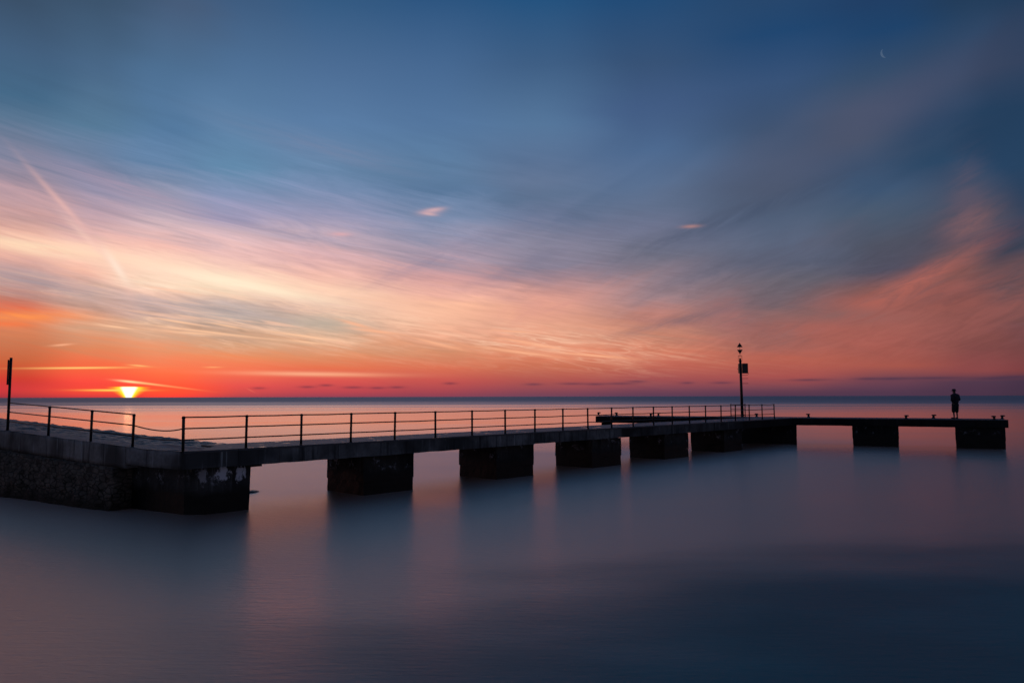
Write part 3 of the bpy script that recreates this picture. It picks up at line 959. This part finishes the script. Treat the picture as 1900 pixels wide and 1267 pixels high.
# short guard behind the beacon
g0 = TL + tn * (TW - 0.10)
ga = g0 + tdir * col_on(1357, g0, tdir); gb = g0 + tdir * col_on(1383.4, g0, tdir)
gr = empty('railing', (ga.x, ga.y, DECK), 'short two-post guard rail behind the beacon pole on the jetty', 'railing')
for q in (ga, gb):
    pm, t_ = post_mb((q.x, q.y, DECK - 0.01), 0.92, 0.036)
    pm.build('post', M_rail, gr)
for hh, name in ((0.87, 'top_rail'), (0.56, 'middle_rail'), (0.12, 'bottom_rail')):
    MB().tube([(ga.x, ga.y, DECK + hh), (gb.x, gb.y, DECK + hh)], 0.018, 8).build(name, M_rail, gr)

# ------------------------------------------------------------------ beacon
q0 = TL + tn * 1.55
bk = q0 + tdir * col_on(1378, q0, tdir)
BZ = bk.y / F                             # metres per photo pixel there
beacon = empty('beacon', (bk.x, bk.y, DECK), 'tall navigation beacon topped by two black cones base to base, with a cabinet', 'beacon')
X = Vector((1, 0, 0)); Z = Vector((0, 0, 1))
B0 = Vector((bk.x, bk.y, DECK))
lean = Vector((-0.05, 0, 0))


def bp(x, h, y=0.0):                      # point on the beacon: metres right of the pole axis, height
    return B0 + lean * (h / 4.1) + Vector((x, y, h))


MB().tube([bp(0, -0.01), bp(0, 2.0), bp(0, 4.02)], [0.105, 0.098, 0.085], 18).lathe(B0, [(0.2, 0), (0.2, 0.02), (0.12, 0.03)], 16).build('pole', M_rail, beacon)
MB().tube([bp(0, 4.02), bp(0, 4.06), bp(0, 4.10)], [0.11, 0.11, 0.06], 16).tube([bp(0, 4.1), bp(0, 4.2), bp(0, 4.26)], [0.065, 0.07, 0.03], 14).build('lantern', M_black, beacon)
mbx = MB()
for a in range(4):
    c, s = cos(a * pi / 2 + pi / 4) * 0.15, sin(a * pi / 2 + pi / 4) * 0.15
    mbx.tube([bp(c, 4.05, s), bp(c, 4.44, s)], 0.009, 6)
ring = [bp(cos(a * pi / 6) * 0.15, 4.44, sin(a * pi / 6) * 0.15) for a in range(13)]
mbx.tube(ring, 0.009, 6, cap=False)
for a in range(2):
    c, s = cos(a * pi / 2 + pi / 4) * 0.15, sin(a * pi / 2 + pi / 4) * 0.15
    mbx.tube([bp(-c, 4.44, -s), bp(c, 4.44, s)], 0.009, 6)
mbx.build('cage', M_rail, beacon)
MB().tube([bp(0, 4.44), bp(0, 5.38)], 0.014, 8).build('spindle', M_rail, beacon)
o = bp(0, 0)
for z0, z1, r0, r1 in ((5.08, 5.40, 0.20, 0.004), (4.56, 4.88, 0.004, 0.20)):
    c = bp(0, z0)
    MB().lathe(c, [(r0, 0), (r1, z1 - z0)], 24).build('cone_topmark', M_black, beacon)
c = bp(0.27, 0)
mbx = MB().box((c.x, c.y), (1, 0), (0, 1), 0.20, 0.13, DECK + 3.15, DECK + 3.88)
bmesh.ops.bevel(mbx.bm, geom=mbx.bm.edges[:], offset=0.015, segments=2, affect='EDGES')
cab = mbx.build('cabinet', M_box, beacon)
mbx = MB().box((c.x, c.y - 0.135), (1, 0), (0, 1), 0.165, 0.006, DECK + 3.2, DECK + 3.83)
mbx.build('cabinet_door', M_box, cab)
c = bp(-0.155, 0)
mbx = MB().box((c.x, c.y), (1, 0), (0, 1), 0.028, 0.13, DECK + 3.17, DECK + 3.86)
mbx.build('side_panel', M_box, beacon)
for hh in (3.25, 3.5, 3.78):
    c = bp(-0.11, hh)
    MB().box((c.x, c.y), (1, 0), (0, 1), 0.03, 0.03, DECK + hh - 0.015, DECK + hh + 0.015).build('bracket', M_rail, beacon)
MB().tube([bp(-0.17, 3.42), bp(-0.24, 3.46), bp(-0.18, 3.5)], 0.012, 6).build('hook', M_rail, beacon)
MB().tube([bp(0.47, 3.28), bp(0.55, 3.22), bp(0.58, 3.13), bp(0.52, 3.05), bp(0.35, 3.02), bp(0.08, 3.03)], 0.013, 8).build('cable', M_rail, beacon)
for hh in (2.78, 2.42):
    MB().tube([bp(0.05, hh), bp(0.5, hh), bp(0.52, hh + 0.02)], 0.013, 8).build('step_rung', M_rail, beacon)

# ------------------------------------------------------------------ bollards
bmx = MB()
bmx.lathe((0, 0, 0), [(0.12, -0.01), (0.12, 0.015), (0.075, 0.03), (0.065, 0.13), (0.085, 0.16)], 16)
bmx.lathe((0.035, 0, 0), [(0.07, 0.135), (0.125, 0.16), (0.135, 0.185), (0.11, 0.21), (0.03, 0.222)], 16, 1.1)
proto = bmx.build('bollard', M_iron)
proto_used = False
brow = [(1110.7, 'back', 0, 'mushroom bollard closest to the left tip of the jetty'),
        (1144.5, 'back', 180, 'second bollard from the left tip of the jetty'),
        (1208, 'front', 0, 'bollard behind the walkway railing, the left of a close pair'),
        (1222, 'back', 0, 'bollard behind the walkway railing, the right of a close pair'),
        (1404.5, 'back', 90, 'bollard showing through the railing just right of the beacon pole'),
        (1501, 'back', 180, 'lone bollard just right of the railing end, above the first opening'),
        (1682, 'front', 0, 'low bollard on the near edge, the farther one to the left of the person'),
        (1733, 'back', 0, 'bollard next to the person, on their left'),
        (1845.5, 'front', 200, 'bollard on the right tip of the jetty, the left and lower of two'),
        (1860.5, 'back', 0, 'last bollard at the right tip of the jetty, the taller looking of two')]
for x, row, rot, lab in brow:
    o = proto if not proto_used else proto.copy()
    if proto_used: COL.objects.link(o)
    proto_used = True
    q = TL + tn * (0.3 if row == 'front' else TW - 0.35)
    p = q + tdir * col_on(x, q, tdir)
    o.location = (p.x, p.y, DECK)
    s = random.uniform(1.0, 1.15)
    o.scale = (s, s, s * 1.08)
    o.rotation_euler = (0, 0, radians(rot))
    tag(o, lab, 'bollard', 'mooring bollards on the jetty')

# ------------------------------------------------------------------ person
q0 = TL + tn * 1.1
pp = q0 + tdir * col_on(1774.5, q0, tdir)
person = empty('person', (pp.x, pp.y, DECK), 'person in a brimmed hat and dark jacket standing with bent arms on the jetty', 'person')
PO = Vector((pp.x, pp.y, DECK))
# local frame: the person faces away and to the left
FW = Vector((-0.34, 0.94, 0)).normalized()
RT = Vector((FW.y, -FW.x, 0))
PH = 1.80


PS = 1.06


def pl(r, f, h): return PO + (RT * r + FW * f + Vector((0, 0, h))) * PS


def skin(name, verts, edges, radii, mat, parent, levels=2):
    me = bpy.data.meshes.new(name)
    me.from_pydata([tuple(v) for v in verts], edges, [])
    o = bpy.data.objects.new(name, me); COL.objects.link(o)
    sm = o.modifiers.new('Skin', 'SKIN')
    me.skin_vertices[0].data[0].use_root = True
    for i, r in enumerate(radii):
        me.skin_vertices[0].data[i].radius = (r, r) if not isinstance(r, tuple) else r
    sub = o.modifiers.new('Sub', 'SUBSURF'); sub.levels = levels; sub.render_levels = levels
    dg = bpy.context.evaluated_depsgraph_get()
    me2 = bpy.data.meshes.new_from_object(o.evaluated_get(dg))
    for p_ in me2.polygons: p_.use_smooth = True
    bpy.data.objects.remove(o)
    me2.materials.clear(); me2.materials.append(mat)
    o2 = bpy.data.objects.new(name, me2); COL.objects.link(o2)
    if parent:
        o2.parent = parent; o2.matrix_parent_inverse = Matrix.Translation(-parent.location)
    return o2


hv = [pl(0, 0, 0.97), pl(0, 0.0, 1.12), pl(0, -0.02, 1.30), pl(0, -0.01, 1.45), pl(0, 0.02, 1.54), pl(0, 0.04, 1.64), pl(0, 0.05, 1.74),
      pl(0.10, 0.0, 0.90), pl(0.135, 0.03, 0.50), pl(0.13, 0.0, 0.10), pl(-0.10, 0.0, 0.90), pl(-0.135, 0.03, 0.50), pl(-0.13, 0.0, 0.10),
      pl(0.19, -0.01, 1.42), pl(0.27, -0.05, 1.15), pl(0.12, 0.14, 1.12), pl(0.05, 0.20, 1.16),
      pl(-0.19, -0.01, 1.42), pl(-0.27, -0.05, 1.15), pl(-0.12, 0.14, 1.12), pl(-0.05, 0.20, 1.16),
      pl(0.12, 0.10, 0.05), pl(-0.13, 0.10, 0.05)]
he = [(0, 1), (1, 2), (2, 3), (3, 4), (4, 5), (5, 6), (0, 7), (7, 8), (8, 9), (0, 10), (10, 11), (11, 12), (3, 13), (13, 14), (14, 15), (15, 16), (3, 17), (17, 18), (18, 19), (19, 20), (9, 21), (12, 22)]
hr = [0.14, 0.14, 0.155, 0.12, 0.06, 0.095, 0.08, 0.095, 0.06, 0.042, 0.095, 0.06, 0.042, 0.06, 0.047, 0.04, 0.032, 0.06, 0.047, 0.04, 0.032, 0.035, 0.035]
body = skin('body', hv, he, hr, M_skin, person)
# face details and fingers, small as they are
for sgn in (1, -1):
    base_h = pl(0.04 * sgn, 0.22, 1.16)
    wrist = base_h - FW * 0.05
    vv, ee, rd = [wrist, base_h], [(0, 1)], [0.03, 0.034]
    for kf_ in range(4):
        a = base_h + Vector((0, 0, 0.028 - kf_ * 0.019))
        ln_ = (0.07, 0.078, 0.072, 0.058)[kf_]
        i0 = len(vv)
        vv += [a + FW * ln_ * 0.5 - RT * sgn * 0.01, a + FW * ln_ * 0.75 - RT * sgn * 0.035]
        ee += [(1, i0), (i0, i0 + 1)]; rd += [0.0085, 0.007]
    i0 = len(vv)
    vv += [base_h + Vector((0, 0, 0.05)), base_h + Vector((0, 0, 0.07)) + FW * 0.025]
    ee += [(0, i0), (i0, i0 + 1)]; rd += [0.011, 0.008]
    skin('hand', vv, ee, rd, M_skin, person, 1)
MB().tube([pl(0, 0.13, 1.665), pl(0, 0.165, 1.645), pl(0, 0.14, 1.63)], [0.01, 0.014, 0.012], 7).build('nose', M_skin, body)
jv = [pl(0, 0, 0.90), pl(0, 0, 1.05), pl(0, -0.02, 1.30), pl(0, -0.01, 1.44), pl(0, 0.02, 1.56),
      pl(0.2, -0.01, 1.40), pl(0.30, -0.06, 1.15), pl(0.12, 0.14, 1.12), pl(-0.2, -0.01, 1.40), pl(-0.30, -0.06, 1.15), pl(-0.12, 0.14, 1.12)]
je = [(0, 1), (1, 2), (2, 3), (3, 4), (3, 5), (5, 6), (6, 7), (3, 8), (8, 9), (9, 10)]
jr = [0.22, 0.22, 0.235, 0.19, 0.125, 0.125, 0.105, 0.08, 0.125, 0.105, 0.08]
skin('jacket', jv, je, jr, M_cloth, person)
sv = [pl(0, 0, 1.0), pl(0, 0, 0.88), pl(0.10, 0.0, 0.80), pl(0.135, 0.03, 0.50), pl(0.135, 0.02, 0.36), pl(-0.10, 0.0, 0.80), pl(-0.135, 0.03, 0.50), pl(-0.14, 0.02, 0.36)]
se = [(0, 1), (1, 2), (2, 3), (3, 4), (1, 5), (5, 6), (6, 7)]
skin('trousers', sv, se, [0.20, 0.20, 0.15, 0.115, 0.10, 0.15, 0.115, 0.10], M_short, person)
for sgn, nm in ((1, 'shoe'), (-1, 'shoe')):
    xx = 0.12 if sgn > 0 else -0.13
    skin(nm, [pl(xx, -0.06, 0.045), pl(xx, 0.06, 0.05), pl(xx + 0.07 * sgn, 0.18, 0.04)], [(0, 1), (1, 2)], [0.05, 0.054, 0.045], M_black, person, 1)
hc = pl(0, 0.05, 1.70)
mbx = MB().lathe(hc, [(0.175, 0.0), (0.18, 0.012), (0.118, 0.03), (0.112, 0.08), (0.09, 0.125), (0.03, 0.14)], 20)
mbx.build('hat', M_cloth, person, True)

# ------------------------------------------------------------------ rock awash
def rock(x, off, sx, sy, h, lab, seed):
    p = at(x, off, 0.0)
    bmr = MB()
    bmesh.ops.create_icosphere(bmr.bm, subdivisions=4, radius=1.0)
    for v in bmr.bm.verts:
        v.co += mnoise.noise_vector(v.co * 1.4 + Vector((seed, 0, 0))) * 0.28 + mnoise.noise_vector(v.co * 4 + Vector((seed, 3, 0))) * 0.07
        v.co.x *= sx; v.co.y *= sy; v.co.z *= h
        v.co += Vector((p.x, p.y, -h * 0.25))
    return tag(bmr.build('rock', M_rock, None, True), lab, 'rock')


rock(468, 176, 0.2, 0.3, 0.09, 'small dark flat rock awash at the foot of the causeway corner', 3)

# ------------------------------------------------------------------ moon
md = ray(1642, 99)
MD = 90000.0
mr = MD * math.tan(radians(0.30))
mc = Vector((0, 0, CAM_H)) + md * MD
bmm = MB().bm
mbm = MB(); bmm = mbm.bm
to_eye = -md
# lit limb faces the sun: lower left in the picture
rgt = R3 @ Vector((1, 0, 0)); upv = R3 @ Vector((0, 1, 0))
ang = radians(205)
lim = (rgt * cos(ang) + upv * sin(ang)).normalized()
oth = to_eye.cross(lim).normalized()
NP, NQ = 28, 8
g = []
for i in range(NP + 1):
    th = -pi / 2 + pi * i / NP
    row = []
    for j in range(NQ + 1):
        ph = radians(-20 + 78 * j / NQ)       # angle away from the limb towards the eye
        v = lim * cos(th) * cos(ph) + oth * sin(th) + to_eye * cos(th) * sin(ph)
        row.append(bmm.verts.new(mc + v * mr))
    g.append(row)
for i in range(NP):
    for j in range(NQ):
        try:
            f = bmm.faces.new((g[i][j], g[i + 1][j], g[i + 1][j + 1], g[i][j + 1])); f.smooth = True
        except ValueError:
            pass
bmesh.ops.remove_doubles(bmm, verts=bmm.verts[:], dist=mr * 1e-4)
mm = bpy.data.materials.new('moonlight'); mm.use_nodes = True
t = NT(mm.node_tree); t.n.clear()
em = t.node('ShaderNodeEmission')
em.inputs[0].default_value = (0.040, 0.047, 0.05, 1)
tr = t.node('ShaderNodeBsdfTransparent'); ad = t.node('ShaderNodeAddShader'); oo = t.node('ShaderNodeOutputMaterial')
nz = t.node('ShaderNodeTexNoise'); nz.inputs['Scale'].default_value = 0.004
gp = t.node('ShaderNodeNewGeometry'); t.l.new(gp.outputs['Position'], nz.inputs['Vector'])
t.put(em.inputs[1], t.step(nz.outputs['Fac'], 0.2, 0.8, 0.8, 1.2))
t.l.new(em.outputs[0], ad.inputs[0]); t.l.new(tr.outputs[0], ad.inputs[1]); t.l.new(ad.outputs[0], oo.inputs[0])
tag(mbm.build('moon', mm), 'thin pale crescent moon high in the blue sky', 'moon')

# ------------------------------------------------------------------ render look
S.view_settings.view_transform = 'Standard'
S.view_settings.look = 'None'
S.view_settings.exposure = 0.0
S.view_settings.gamma = 1.0
world.cycles.sampling_method = 'MANUAL'
world.cycles.sample_map_resolution = 512
S.cycles.max_bounces = 4
S.cycles.use_denoising = True
S.cycles.sample_clamp_indirect = 4.0
